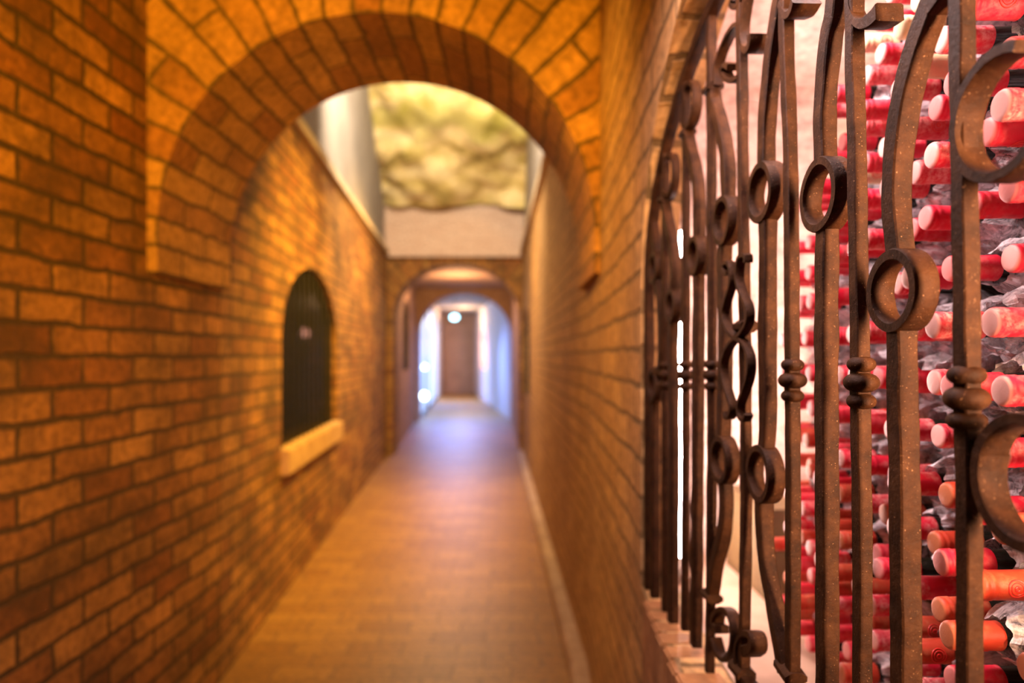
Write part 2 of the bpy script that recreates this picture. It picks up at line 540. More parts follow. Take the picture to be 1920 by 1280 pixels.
# upper shaft: plaster sides
wall('wall_left_shaft', (xl2(2.9) - 0.02, 2.9), (xl2(11.6) - 0.02, 11.6), 3.24, 6.4, M['plaster'], +1)
wall('wall_right_shaft', (xr2(2.9) + 0.02, 2.9), (xr2(11.6) + 0.02, 11.6), 3.24, 6.4, M['plaster'], -1)
wall('wall_near_shaft', (-1.5, 3.44), (0.5, 3.44), 3.0, 6.4, M['plaster'], -1)
q = Quads()
q.quad([(-2.3, 3.4, 6.4), (-2.3, 11.6, 6.4), (0.5, 11.6, 6.4), (0.5, 3.4, 6.4)], [(0, 0), (0, 8), (3, 8), (3, 0)])
structure(link('ceiling_shaft', q.mesh('ceiling_shaft'), M['plaster']))

def coping(name, fx, side):
    bm = bmesh.new()
    for i in range(8):
        ya = 3.46 + i * 0.99
        yb = ya + 0.985
        xa, xb = fx(ya), fx(yb)
        s = 0.05 * side
        vs_ = []
        for (x, y) in ((xa, ya), (xb, yb)):
            for dx, z in ((-0.02 * side, 3.235), (s, 3.235), (s, 3.31), (-0.02 * side, 3.31)):
                vs_.append(bm.verts.new((x + dx, y, z)))
        for k in range(4):
            bm.faces.new((vs_[k], vs_[(k + 1) % 4], vs_[4 + (k + 1) % 4], vs_[4 + k]))
        bm.faces.new(vs_[0:4]); bm.faces.new(vs_[7:3:-1])
    bmesh.ops.recalc_face_normals(bm, faces=bm.faces)
    me = bpy.data.meshes.new(name); bm.to_mesh(me); bm.free()
    return structure(link(name, me, M['coping']))
coping('trim_1', xl2, +1)
coping('trim_2', xr2, -1)

# rock face closing the shaft and the brick below it
vs_, fs, uv = [], [], []
NX, NZ = 60, 60
for j in range(NZ + 1):
    t = j / NZ
    z = 3.98 + t * 2.4
    y0 = 11.05 - t * 3.6
    for i in range(NX + 1):
        u = i / NX
        x = -2.25 + u * 2.6
        p = Vector((x, y0, z))
        dv = noise.fractal(p * 1.3, 1.0, 2.0, 4) * 0.20 + noise.noise(p * 3.4) * 0.09
        vs_.append((x, y0 + dv - 0.05, z + dv * 0.5))
for j in range(NZ):
    for i in range(NX):
        a = j * (NX + 1) + i
        fs.append((a, a + 1, a + NX + 2, a + NX + 1))
o = link('wall_rock', mesh_from('wall_rock', vs_, fs), M['rock'], smooth=True)
structure(o, 'yellowish natural rock face under the lit shaft')
wall('wall_rock_base', (-2.2, 11.18), (0.35, 11.18), 3.2, 4.15, M['niche'], +1)

# ------------------------------------------------------------------ arches
def arch_wall(name, y0, y1, xl, xr, xjl, xjr, zspring, rise, zfoot, ztop, mat, mat_in=None):
    """brick arch: face at y0 and y1, soffit between; xl..xr outer walls, xjl..xjr clear opening; feet at zfoot"""
    Q = Quads()
    xc = 0.5 * (xjl + xjr); rx = 0.5 * (xjr - xjl)
    n = 48
    ring = []
    # outline of the opening from left foot over the crown to the right foot
    for k in range(4):
        ring.append((xjl, zfoot + (zspring - zfoot) * k / 4, None))
    for i in range(n + 1):
        a = PI - PI * i / n
        ring.append((xc + rx * math.cos(a), zspring + rise * math.sin(a), a))
    for k in range(3, -1, -1):
        ring.append((xjr, zfoot + (zspring - zfoot) * k / 4, None))
    length = [0.0]
    for a, b_ in zip(ring[:-1], ring[1:]):
        length.append(length[-1] + math.hypot(b_[0] - a[0], b_[1] - a[1]))
    # outer end of the ray from the centre through each ring point
    def outer(x, z, a):
        if a is None:
            return (xl if x < xc else xr, z)
        dx, dz = math.cos(a), math.sin(a)
        t = 1e9
        if dz > 1e-4: t = min(t, (ztop - zspring) / dz)
        if dx > 1e-4: t = min(t, (xr - xc) / dx)
        if dx < -1e-4: t = min(t, (xl - xc) / dx)
        return (xc + dx * t, zspring + dz * t)
    for i in range(len(ring) - 1):
        (xa, za, aa), (xb, zb, ab) = ring[i], ring[i + 1]
        oa, ob = outer(xa, za, aa), outer(xb, zb, ab)
        la, lb = length[i], length[i + 1]
        ra = math.hypot(oa[0] - xa, oa[1] - za); rb = math.hypot(ob[0] - xb, ob[1] - zb)
        Q.quad([(xa, y0, za), (xb, y0, zb), (ob[0], y0, ob[1]), (oa[0], y0, oa[1])], [(0, la), (0, lb), (rb, lb), (ra, la)])
        Q.quad([(xa, y1, za), (oa[0], y1, oa[1]), (ob[0], y1, ob[1]), (xb, y1, zb)], [(0, la), (ra, la), (rb, lb), (0, lb)])
        Q.quad([(xa, y0, za), (xa, y1, za), (xb, y1, zb), (xb, y0, zb)], [(0, la), (y1 - y0, la), (y1 - y0, lb), (0, lb)])
    # top corners and undersides of the feet
    for x0, x1 in ((xl, xjl), (xjr, xr)):
        Q.quad([(x0, y0, zfoot), (x0, y1, zfoot), (x1, y1, zfoot), (x1, y0, zfoot)], [(0, 0), (0, .7), (.1, .7), (.1, 0)])
    for sx, xx in ((-1, xl), (1, xr)):
        a = math.atan2(ztop - zspring, xx - xc)
        Q.quad([(xx, y0, zspring), (xx, y0, ztop), (xc + (xx - xc) * 0.999, y0, ztop)], [(0, 0), (0, 1), (.1, 1)])
    me = Q.mesh(name)
    o = link(name, me, mat)
    structure(o)
    return o
arch_wall('wall_arch', 2.75, 3.46, -1.445, xr_near(3.1) + 0.03, -1.40, 0.325, 2.095, 0.863, 1.93, 3.42, M['voussoir'])
arch_wall('wall_arch_second', 11.3, 11.8, xl2(11.3) - 0.1, 0.30, -1.93, 0.115, 2.25, 0.86, 0.0, 3.30, M['brick'])
arch_wall('wall_arch_third', 17.0, 17.5, -2.7, 0.3, -2.31, -0.03, 2.12, 1.04, 0.0, 3.45, M['brick_far'])

# third stretch
sop = dict(s0=1.6, s1=3.4, sill=1.32, spring=2.3, rise=0.45, depth=0.3, back=True)
wall('wall_left_third', (-1.98, 11.8), (-2.36, 17.0), 0, 3.3, M['brick_far'], +1, [sop])
wall('wall_right_third', (0.13, 11.8), (0.0, 17.0), 0, 3.3, M['brick_far'], -1)
q = Quads()
q.quad([(-2.6, 11.5, 3.26), (-2.6, 17.2, 3.26), (0.3, 17.2, 3.26), (0.3, 11.5, 3.26)], [(0, 0), (0, 5.6), (2.9, 5.6), (2.9, 0)])
structure(link('ceiling_third', q.mesh('ceiling_third'), M['brick_far']))
# fourth stretch, bending to the left
dop = dict(s0=0.8, s1=10.6, sill=0.0, spring=2.5, rise=0.6, depth=0.12)
wl4, PL4 = wall('wall_left_fourth', (-2.34, 17.5), (-3.0, 30.0), 0, 3.5, M['plaster_blue'], +1, [dop])
nop = dict(s0=6.8, s1=9.8, sill=1.15, spring=2.1, rise=0.55, depth=0.60, back=True)
wr4, PR4 = wall('wall_right_fourth', (-0.02, 17.5), (-1.60, 30.0), 0, 3.5, M['plaster_blue'], -1, [nop])
wall('wall_end', (-3.1, 30.0), (-1.5, 30.0), 0, 3.5, M['door'], +1)
q = Quads()
q.quad([(-3.2, 17.3, 3.42), (-3.2, 30.2, 3.42), (0.3, 30.2, 3.42), (0.3, 17.3, 3.42)], [(0, 0), (0, 13), (3, 13), (3, 0)])
structure(link('ceiling_fourth', q.mesh('ceiling_fourth'), M['plaster']))
box_obj('door_1', (-2.95, 29.80, 0.0), (-1.90, 29.97, 3.05), M['door'])
structure(bpy.data.objects['door_1'], 'brown end door at the far end of the passage')
# glazed side door of the fourth stretch
q = Quads()
dl = dict(dop)
nseg = 24
pts = []
for i in range(nseg + 1):
    s = 0.8 + 9.8 * i / nseg
    pts.append(s)
for s0_, s1_ in zip(pts[:-1], pts[1:]):
    q.quad([PL4(s0_, 0.0, 0.10), PL4(s1_, 0.0, 0.10), PL4(s1_, arch_z(dop, s1_), 0.10), PL4(s0_, arch_z(dop, s0_), 0.10)],
           [(0, 0)] * 4)
o = link('door_2', q.mesh('door_2'), M['blueglass'])
structure(o, 'daylit blue frosted glass door in the far left wall')
fr = bmesh.new()
for s in (0.88, 4.1, 7.3, 10.5):
    p = PL4(s, 0, 0.06)
    box_bm(fr, (p[0] - 0.03, p[1] - 0.04, 0), (p[0] + 0.03, p[1] + 0.04, arch_z(dop, s)))
me = bpy.data.meshes.new('door_frame'); fr.to_mesh(me); fr.free()
link('door_frame', me, M['plaster_blue'], o)

# floor
q = Quads()
ys = [-2 + i * 1.0 for i in range(33)]
for ya, yb in zip(ys[:-1], ys[1:]):
    q.quad([(-3.3, ya, 0), (1.2, ya, 0), (1.2, yb, 0), (-3.3, yb, 0)], [(-3.3, ya), (1.2, ya), (1.2, yb), (-3.3, yb)])
structure(link('floor', q.mesh('floor'), M['floor']), 'worn brick paved passage floor')

# kerb along the right wall
bm = bmesh.new()
kp = [(-1.9, xr_near(-1.9)), (3.45, xr_near(3.45)), (11.28, xr2(11.28))]
for (ya, xa), (yb, xb) in zip(kp[:-1], kp[1:]):
    v = []
    for x, y in ((xa, ya), (xb, yb)):
        for dx, z in ((0.01, 0.0), (-0.085, 0.0), (-0.085, 0.075), (-0.07, 0.09), (0.01, 0.095)):
            v.append(bm.verts.new((x + dx, y, z)))
    for k in range(5):
        bm.faces.new((v[k], v[(k + 1) % 5], v[5 + (k + 1) % 5], v[5 + k]))
    bm.faces.new(v[4::-1]); bm.faces.new(v[5:])
bmesh.ops.recalc_face_normals(bm, faces=bm.faces)
me = bpy.data.meshes.new('baseboard_right'); bm.to_mesh(me); bm.free()
structure(link('baseboard_right', me, M['kerb']), 'low plastered kerb along the foot of the right wall')

# gate sill: soldier bricks facing the passage under the gate
q = Quads()
bm = bmesh.new()
n = 24
rs = random.Random(3)
for i in range(n):
    ya = 0.12 + i * 0.0605
    yb = ya + 0.056
    xa = xr_near(0.5 * (ya + yb))
    pr = rs.uniform(0.008, 0.014)
    box_bm(bm, (xa - pr, ya, 0.80), (xa + 0.07, yb, 1.052 + rs.uniform(-0.003, 0.003)), 0.004)
me = bpy.data.meshes.new('trim_3'); bm.to_mesh(me); bm.free()
structure(link('trim_3', me, M['sill_brick']), 'row of upright bricks forming the sill under the iron gate')

# ------------------------------------------------------------------ niche behind the gate
NF = 1.0
q = Quads()
q.quad([(0.29, -0.4, NF), (1.1, -0.4, NF), (1.1, 2.12, NF), (0.37, 2.12, NF)], [(0, 0), (.8, 0), (.8, 2.5), (0, 2.5)])
structure(link('floor_niche', q.mesh('floor_niche'), M['niche_floor']))
nq = Quads()
nq.quad([(0.38, 2.12, NF), (1.1, 2.12, NF), (1.1, 2.12, 2.45), (0.38, 2.12, 2.45)], [(.38, 1), (1.1, 1), (1.1, 2.45), (.38, 2.45)])
structure(link('wall_niche_end', nq.mesh('wall_niche_end'), M['niche']))
nq = Quads()
nq.quad([(1.02, -0.4, NF), (1.02, -0.4, 2.45), (1.02, 2.12, 2.45), (1.02, 2.12, NF)], [(-.4, 1), (-.4, 2.45), (2.1, 2.45), (2.1, 1)])
structure(link('wall_niche_rear', nq.mesh('wall_niche_rear'), M['niche']))
nq = Quads()
nq.quad([(0.33, -0.4, NF), (0.33, -0.4, 2.45), (1.1, -0.4, 2.45), (1.1, -0.4, NF)], [(0, 1), (0, 2.45), (.8, 2.45), (.8, 1)])
structure(link('wall_niche_near', nq.mesh('wall_niche_near'), M['niche']))
nq = Quads()
nq.quad([(0.29, -0.4, 2.42), (0.37, 2.12, 2.42), (1.1, 2.12, 2.42), (1.1, -0.4, 2.42)], [(0, 0), (0, 2.5), (.8, 2.5), (.8, 0)])
structure(link('ceiling_niche', nq.mesh('ceiling_niche'), M['niche']))

# upright tube lamp just inside the niche jamb
tl = tag(empty('tube_lamp', (0.452, 1.85, NF)), 'bright upright tube lamp behind the far bars of the iron gate', 'lamp')
v, f = lathe([(0.0, 0.06), (0.013, 0.06), (0.013, 0.94), (0.0, 0.94)], 16)
link('tube', mesh_from('tube', v, f), M['tube'], tl, True)
v, f = lathe([(0.0, 0.0), (0.022, 0.0), (0.022, 0.008), (0.016, 0.02), (0.016, 0.07), (0.0, 0.07)], 16)
link('lamp_base', mesh_from('lamp_base', v, f), M['steel'], tl, True)
v, f = lathe([(0.0, 0.93), (0.016, 0.93), (0.016, 0.97), (0.0, 0.975)], 16)
link('end_cap', mesh_from('end_cap', v, f), M['steel'], tl, True)

# crate at the end of the niche
ct = tag(empty('wooden_crate', (0.62, 1.86, NF)), 'pale wooden crate on the niche floor left of the bottle stack', 'crate')
bm = bmesh.new()
box_bm(bm, (0.0, -0.16, 0.012), (0.012, 0.16, 0.215), 0.003)
me = bpy.data.meshes.new('front_panel'); bm.to_mesh(me); bm.free(); link('front_panel', me, M['wood'], ct)
bm = bmesh.new(); box_bm(bm, (0.36, -0.16, 0.012), (0.372, 0.16, 0.215), 0.003)
me = bpy.data.meshes.new('rear_panel'); bm.to_mesh(me); bm.free(); link('rear_panel', me, M['wood'], ct)
for s in (-1, 1):
    bm = bmesh.new(); box_bm(bm, (0.012, s * 0.16 - (0.012 if s > 0 else 0), 0.012), (0.36, s * 0.16 + (0.012 if s < 0 else 0), 0.215), 0.002)
    me = bpy.data.meshes.new('side_panel'); bm.to_mesh(me); bm.free(); link('side_panel', me, M['wood'], ct)
bm = bmesh.new(); box_bm(bm, (0.0, -0.16, 0.0), (0.372, 0.16, 0.012), 0.002)
me = bpy.data.meshes.new('bottom_panel'); bm.to_mesh(me); bm.free(); link('bottom_panel', me, M['wood'], ct)
bm = bmesh.new(); box_bm(bm, (-0.004, -0.164, 0.215), (0.376, 0.164, 0.227), 0.002)
me = bpy.data.meshes.new('lid'); bm.to_mesh(me); bm.free(); link('lid', me, M['wood'], ct)

# ------------------------------------------------------------------ the wrought iron gate
GX, GS = 0.40, -0.046
glen = math.hypot(1, GS)
GD = Vector((GS / glen, 1 / glen, 0))          # along the gate
GN = Vector((-1 / glen, GS / glen, 0))         # towards the passage
def gy(px): return GX * F / (px - 960 - GS * F)
def g(px, py):
    """a point of the gate plane -> (distance along y, height)"""
    Y = gy(px)
    return (Y, CAM_H - (py - HZ) / F * Y)
def gp(Y, z, dn=0.0):
    p = Vector((GX + GS * Y, Y, z)) + GN * dn
    return p

def smooth_path(pts, step=0.008, closed=False):
    P = [Vector(p) for p in pts]
    out = []
    n = len(P)
    rng = range(n if closed else n - 1)
    for i in rng:
        if closed:
            p0, p1, p2, p3 = P[(i - 1) % n], P[i], P[(i + 1) % n], P[(i + 2) % n]
        else:
            p0, p1, p2, p3 = P[max(i - 1, 0)], P[i], P[i + 1], P[min(i + 2, n - 1)]
        k = max(1, int((p2 - p1).length / step))
        for j in range(k):
            t = j / k
            out.append(0.5 * ((2 * p1) + (p2 - p0) * t + (2 * p0 - 5 * p1 + 4 * p2 - p3) * t * t + (3 * p1 - p0 - 3 * p2 + p3) * t ** 3))
    if not closed:
        out.append(P[-1])
    return out

def sweep(pts, w, d, closed=False, rough=0.06, dn=0.0, seed=0, taper=None, step=0.008, cham=0.16):
    """bar along pts (gate-plane coordinates): w across in the plane, d through it"""
    path = smooth_path(pts, step, closed)
    n = len(path)
    vs_, fs = [], []
    sec0 = []
    c = cham
    for sx, sy in ((-1, -1), (1, -1), (1, 1), (-1, 1)):
        pass
    sec = [(-1, -1 + c), (-1 + c, -1), (1 - c, -1), (1, -1 + c), (1, 1 - c), (1 - c, 1), (-1 + c, 1), (-1, 1 - c)]
    m = len(sec)
    for i, p in enumerate(path):
        if closed:
            t = path[(i + 1) % n] - path[i - 1]
        else:
            t = path[min(i + 1, n - 1)] - path[max(i - 1, 0)]
        if t.length < 1e-9:
            t = Vector((0, 1))
        t.normalize()
        nn = Vector((t.y, -t.x))
        fw, fd = (1.0, 1.0) if taper is None else taper(i / max(1, n - 1))
        jw = 1 + rough * 2 * noise.noise(Vector((seed * 3.1, i * step * 28, 0.3)))
        jd = 1 + rough * 2 * noise.noise(Vector((seed * 3.1 + 50, i * step * 28, 7.3)))
        jo = 0.0011 * noise.noise(Vector((seed * 2.7, i * step * 16, 3.3)))
        for k, (a, b_) in enumerate(sec):
            jj = 1 + rough * 0.6 * noise.noise(Vector((seed + k * 1.7, i * step * 60, 1.1)))
            q2 = p + nn * (a * w * 0.5 * fw * jw * jj + jo)
            vs_.append(gp(q2.x, q2.y, dn + b_ * d * 0.5 * fd * jd))
    rng = n if closed else n - 1
    for i in range(rng):
        j = (i + 1) % n
        for k in range(m):
            k2 = (k + 1) % m
            fs.append((i * m + k, i * m + k2, j * m + k2, j * m + k))
    if not closed:
        fs.append(tuple(range(m - 1, -1, -1)))
        fs.append(tuple((n - 1) * m + k for k in range(m)))
    return vs_, fs

def iron(name, vf, parent, smooth=True):
    me = mesh_from(name, *vf)
    bm = bmesh.new(); bm.from_mesh(me)
    bmesh.ops.recalc_face_normals(bm, faces=bm.faces)
    bm.to_mesh(me); bm.free()
    o = link(name, me, M['iron'], parent, smooth)
    if smooth:
        try:
            me.set_sharp_from_angle(angle=math.radians(38))
        except Exception:
            pass
    return o

def merge(*vfs):
    V, Fc = [], []
    for v, f in vfs:
        n = len(V)
        V += list(v)
        Fc += [tuple(i + n for i in ff) for ff in f]
    return V, Fc

gate = tag(empty('iron_gate', (0, 0, 0)), 'rusty wrought iron gate of forged bars and scrolls before the wine bottles', 'gate')
def z_arch(Y):
    c = 0.5 * (GATE['y0'] + GATE['y1']); w = 0.5 * (GATE['y1'] - GATE['y0']) - 0.02
    u = max(-1, min(1, (Y - c) / w))
    return GATE['spring'] + (GATE['rise'] - 0.02) * math.sqrt(max(0, 1 - u * u))
ZB = 1.052
# frame following the arch
fc = 0.5 * (GATE['y0'] + GATE['y1']); fw_ = 0.5 * (GATE['y1'] - GATE['y0']) - 0.022
pts = [(fc + fw_, ZB), (fc + fw_, 1.3), (fc + fw_, 1.6)]
for i in range(25):
    a = PI * i / 24
    pts.append((fc + fw_ * math.cos(a), GATE['spring'] + (GATE['rise'] - 0.022) * math.sin(a)))
pts += [(fc - fw_, 1.6), (fc - fw_, 1.3), (fc - fw_, ZB)]
iron('frame', sweep(pts, 0.020, 0.022, seed=91, step=0.02), gate)

def bead(Y, z, r, h):
    prof = []
    for i in range(13):
        a = -PI / 2 + PI * i / 12
        prof.append((max(0.0005, r * abs(math.cos(a)) ** 0.75), h * 0.5 * math.sin(a)))
    v, f = lathe(prof, 20)
    c = gp(Y, z)
    k = random.uniform(0.96, 1.04)
    return [(c.x + p[0] * k, c.y + p[1] * k, c.z + p[2]) for p in v], f

sd = [10]
def bar(name, pxs, w, d, top=True, bottom=True, parent=gate):
    pts = [g(x, y) for x, y in pxs]
    if top:
        Y = pts[0][0]
        pts[0:0] = [(Y, z_arch(Y) - 0.005)] if z_arch(Y) > pts[0][1] + 0.02 else []
    if bottom:
        Y = pts[-1][0]
        pts += [(Y, ZB)] if pts[-1][1] > ZB + 0.015 else []
    sd[0] += 1
    return iron(name, sweep(pts, w, d, seed=sd[0]), parent)

def beads(parent, px, ys, rs=(0.0148, 0.0178, 0.0148), hs=(0.017, 0.021, 0.017)):
    for y, r, h in zip(ys, rs, hs):
        Y, z = g(px, y)
        iron('bead', bead(Y, z, r, h), parent)

# straight bars with three forged beads
b1 = bar('beaded_bar', [(1803, 0), (1808, 300), (1812, 640), (1816, 960), (1817, 1290)], 0.0160, 0.0145)
beads(b1, 1812, (703, 747, 789))
b2 = bar('beaded_bar', [(1602, 20), (1607, 300), (1612, 640), (1616, 960), (1617, 1280)], 0.0160, 0.0145)
beads(b2, 1615, (683, 717, 752))
b3 = bar('beaded_bar', [(1474, 50), (1482, 300), (1485, 640), (1487, 960), (1486, 1255)], 0.0160, 0.0145)
beads(b3, 1486, (684, 713, 742))
b4 = bar('plain_bar', [(1391, 60), (1393, 300), (1397, 640), (1399, 960), (1395, 1240)], 0.0155, 0.014)
b5 = bar('beaded_bar', [(1334, 60), (1334, 300), (1335, 640), (1334, 960), (1331, 1240)], 0.0160, 0.0145)
beads(b5, 1335, (683, 703, 724), (0.0140, 0.0165, 0.0140))
b6 = bar('beaded_bar', [(1287, 250), (1286, 500), (1286, 800), (1284, 1180)], 0.0160, 0.0145)
beads(b6, 1286, (683, 703, 724), (0.0140, 0.0160, 0.0140))
b7 = bar('beaded_bar', [(1248, 380), (1247, 600), (1247, 1120)], 0.0160, 0.0145)
beads(b7, 1247, (684, 702, 722), (0.0140, 0.0160, 0.0140))

# ring bars: a forged bar split round an eye
def ring(px, py, ry, parent, rx=None, w=0.0105, d=0.0235):
    Y, z = g(px, py)
    r = ry / F * Y
    r2 = r if rx is None else rx
    pts = [(Y + r2 * math.cos(2 * PI * i / 20), z + r * math.sin(2 * PI * i / 20)) for i in range(20)]
    sd[0] += 1
    return iron('eye_ring', sweep(pts, w, d, closed=True, seed=sd[0], rough=0.05, step=0.005, cham=0.2), parent)
RW, RDp = 0.0215, 0.0195
def ring_bar(up, low, rings, top=True, bottom=True, parts_between=()):
    r = bar('ring_bar', up, RW, RDp, top=top, bottom=False)
    for seg in parts_between:
        bar('lower_shaft', seg, RW, RDp, top=False, bottom=False, parent=r)
    if low:
        bar('lower_shaft', low, RW, RDp, top=False, bottom=bottom, parent=r)
    for x, y, ry in rings:
        ring(x, y, ry, r)
    return r
ring_bar([(1772, -60), (1752, 10), (1724, 90), (1706, 160), (1693, 230), (1684, 300), (1681, 380), (1685, 440), (1689, 482)],
         [(1691, 606), (1691, 660), (1692, 760), (1695, 900), (1698, 1100), (1699, 1290)], [(1690, 545, 68)])
ring_bar([(1572, -30), (1558, 70), (1549, 160), (1547, 240), (1548, 308)], [(1551, 424), (1550, 520), (1549, 700), (1551, 900), (1551, 1280)], [(1549, 366, 62)])
ring_bar([(1475, -60), (1462, 20), (1449, 110), (1440, 200), (1437, 260), (1437, 314)],
         [(1433, 934), (1433, 985), (1438, 1050), (1452, 1130), (1468, 1210), (1476, 1262)], [(1437, 361, 51), (1434, 888, 48)],
         bottom=False, parts_between=([(1440, 406), (1440, 500), (1439, 640), (1440, 780), (1436, 846)],))
ring_bar([(1338, 166), (1342, 200), (1354, 240), (1364, 300), (1366, 370)],
         [(1360, 902), (1362, 945), (1357, 1003), (1344, 1053), (1338, 1096), (1334, 1120)], [(1363, 414, 41), (1359, 862, 40)],
         top=False, bottom=False, parts_between=([(1361, 452), (1358, 500), (1360, 620), (1359, 740), (1356, 826)],))
ring_bar([(1289, 248), (1294, 275), (1305, 318), (1311, 370), (1311, 448)], [(1310, 512), (1310, 560), (1309, 700), (1307, 1000), (1305, 1210)], [(1309, 480, 33)], top=False)
ring_bar([(1247, 373), (1253, 410), (1262, 455), (1267, 500), (1266, 548)], [(1264, 600), (1262, 660), (1264, 800), (1262, 1140)], [(1265, 573, 28)], top=False)
ring_bar([(1226, 420), (1230, 450), (1232, 476)], [(1229, 748), (1228, 800), (1228, 1100)], [(1232, 502, 27), (1230, 722, 27)], top=False,
         parts_between=([(1235, 528), (1240, 570), (1243, 640), (1240, 690), (1233, 697)],))

# collars that clasp ring bars to the straight bars
def collar(px, py, r=0.0155, h=0.017, tilt=0):
    Y, z = g(px, py)
    pts = [(Y - r, z - tilt), (Y, z), (Y + r, z + tilt)]
    sd[0] += 1
    return iron('collar', sweep(pts, h, 0.029, seed=sd[0], step=0.004, cham=0.6), gate)
collar(1337, 166); collar(1288, 250, 0.014); collar(1248, 374, 0.014)
collar(1334, 1117, 0.018); collar(1481, 1257, 0.018, 0.018, 0.003)
collar(1398, 612, 0.016, 0.02); collar(1391, 1256, 0.02, 0.02)

# scrolls
def scroll(pxs, w=0.0075, d=0.015, flare=None, name='scroll', dn=0.0, jit=0.04):
    pts = [g(x, y) for x, y in pxs]
    sd[0] += 1
    tp = None
    if flare:
        def tp(t):
            k = max(0.0, (t - (1 - flare[0])) / flare[0])
            return (1 + k * (flare[2] - 1), 1 + k * (flare[1] - 1))
    return iron(name, sweep(pts, w, d, seed=sd[0], rough=jit, step=0.004, taper=tp, dn=dn), gate)
def cscroll(px, py, r, a0, a1, w=0.009, d=0.020, shrink=0.0, flare=None, tail=None):
    """a curled strip around a centre; radius in metres, angles in degrees counted from the far side upwards"""
    Y, z = g(px, py)
    pts = []
    n = 22
    for i in range(n + 1):
        t = i / n
        a = math.radians(a0 + (a1 - a0) * t)
        rr = r * (1 - shrink * t)
        pts.append((Y + rr * math.cos(a), z + rr * math.sin(a)))
    if tail:
        pts = [g(x, y) for x, y in tail] + pts
    sd[0] += 1
    tp = None
    if flare:
        def tp(t):
            k = max(0.0, (t - (1 - flare[0])) / flare[0])
            return (1 + k * (flare[2] - 1), 1 + k * (flare[1] - 1))
    return iron('scroll', sweep(pts, w, d, seed=sd[0], rough=0.04, step=0.004, taper=tp), gate)
# big curls beside the nearest beaded bar
cscroll(1893, 213, 0.047, 115, -165, w=0.009, d=0.024)
cscroll(1940, 905, 0.046, 380, 20, w=0.010, d=0.024)
# upper curls with flattened leaf ends
scroll([(1632, -60), (1606, -22), (1601, 10), (1611, 36), (1630, 44), (1652, 36), (1668, 22)], d=0.017, flare=(0.45, 1.7, 2.4))
scroll([(1468, -60), (1466, -20), (1472, 14), (1486, 30), (1502, 24), (1512, 2)], d=0.017, flare=(0.5, 2.2, 1.6))
scroll([(1412, -50), (1399, 20), (1395, 60), (1400, 86), (1414, 94), (1424, 82), (1426, 66)], d=0.016, flare=(0.4, 2.3, 2.0))
scroll([(1391, 45), (1380, 50), (1366, 72), (1354, 100), (1347, 130), (1347, 160)], d=0.016)
scroll([(1391, 145), (1380, 152), (1368, 148), (1361, 134), (1368, 122), (1377, 126)], d=0.020, flare=(0.4, 1.2, 1.4))
scroll([(1397, -20), (1393, 2), (1384, 14), (1376, 8), (1380, -2)], d=0.016)
cscroll(1295, 197, 0.040, 70, 380, w=0.009, d=0.018)
cscroll(1257, 330, 0.042, 70, 380, w=0.009, d=0.018)
# double curl in the middle of the plain bar
scroll([(1419, 492), (1419, 480), (1410, 479), (1404, 490), (1402, 520), (1408, 546), (1421, 575), (1422, 600), (1411, 622), (1399, 634), (1384, 650), (1374, 675), (1374, 702), (1382, 735), (1390, 762), (1387, 780), (1380, 782), (1378, 772)], w=0.0065, dn=0.013, d=0.013)
scroll([(1384, 512), (1378, 512), (1375, 500), (1382, 492), (1389, 502), (1390, 530), (1381, 560), (1375, 585), (1380, 610), (1393, 630), (1412, 642), (1424, 668), (1424, 700), (1415, 730), (1405, 758), (1407, 782), (1416, 786), (1420, 776)], w=0.0065, dn=0.013, d=0.013)
# lower curls
scroll([(1342, 1196), (1352, 1228), (1366, 1236), (1378, 1214), (1380, 1178), (1372, 1150), (1358, 1142), (1346, 1154), (1345, 1172), (1354, 1180)], d=0.019, flare=(0.3, 1.3, 1.8))
scroll([(1392, 1285), (1388, 1240), (1390, 1205), (1402, 1188), (1418, 1192), (1420, 1212), (1408, 1220)], d=0.019, flare=(0.5, 1.6, 2.2))
scroll([(1391, 1262), (1405, 1278), (1424, 1300)], d=0.018)

# ------------------------------------------------------------------ wine bottles
def cap_profile():
    return [(0.0, 0.0), (0.0105, 0.0), (0.0135, 0.0008), (0.0149, 0.003), (0.0154, 0.0065), (0.0140, 0.0080), (0.0153, 0.0098), (0.0154, 0.0135),
            (0.0143, 0.0150), (0.0148, 0.018), (0.0149, 0.035), (0.0153, 0.052), (0.0156, 0.0545), (0.0145, 0.0550)]
v, f = lathe(cap_profile(), 28, 'X')
cap_me = mesh_from('capsule', v, f)
v, f = lathe([(0.0, 0.01), (0.0138, 0.01), (0.0140, 0.06), (0.0146, 0.085), (0.018, 0.098), (0.027, 0.113), (0.034, 0.130), (0.0362, 0.150), (0.0362, 0.288), (0.033, 0.298), (0.02, 0.296), (0.0, 0.285)], 24, 'X')
body_me = mesh_from('glass_body', v, f)
for me in (cap_me, body_me):
    for p in me.polygons:
        p.use_smooth = True
body_me.materials.append(M['glass'])

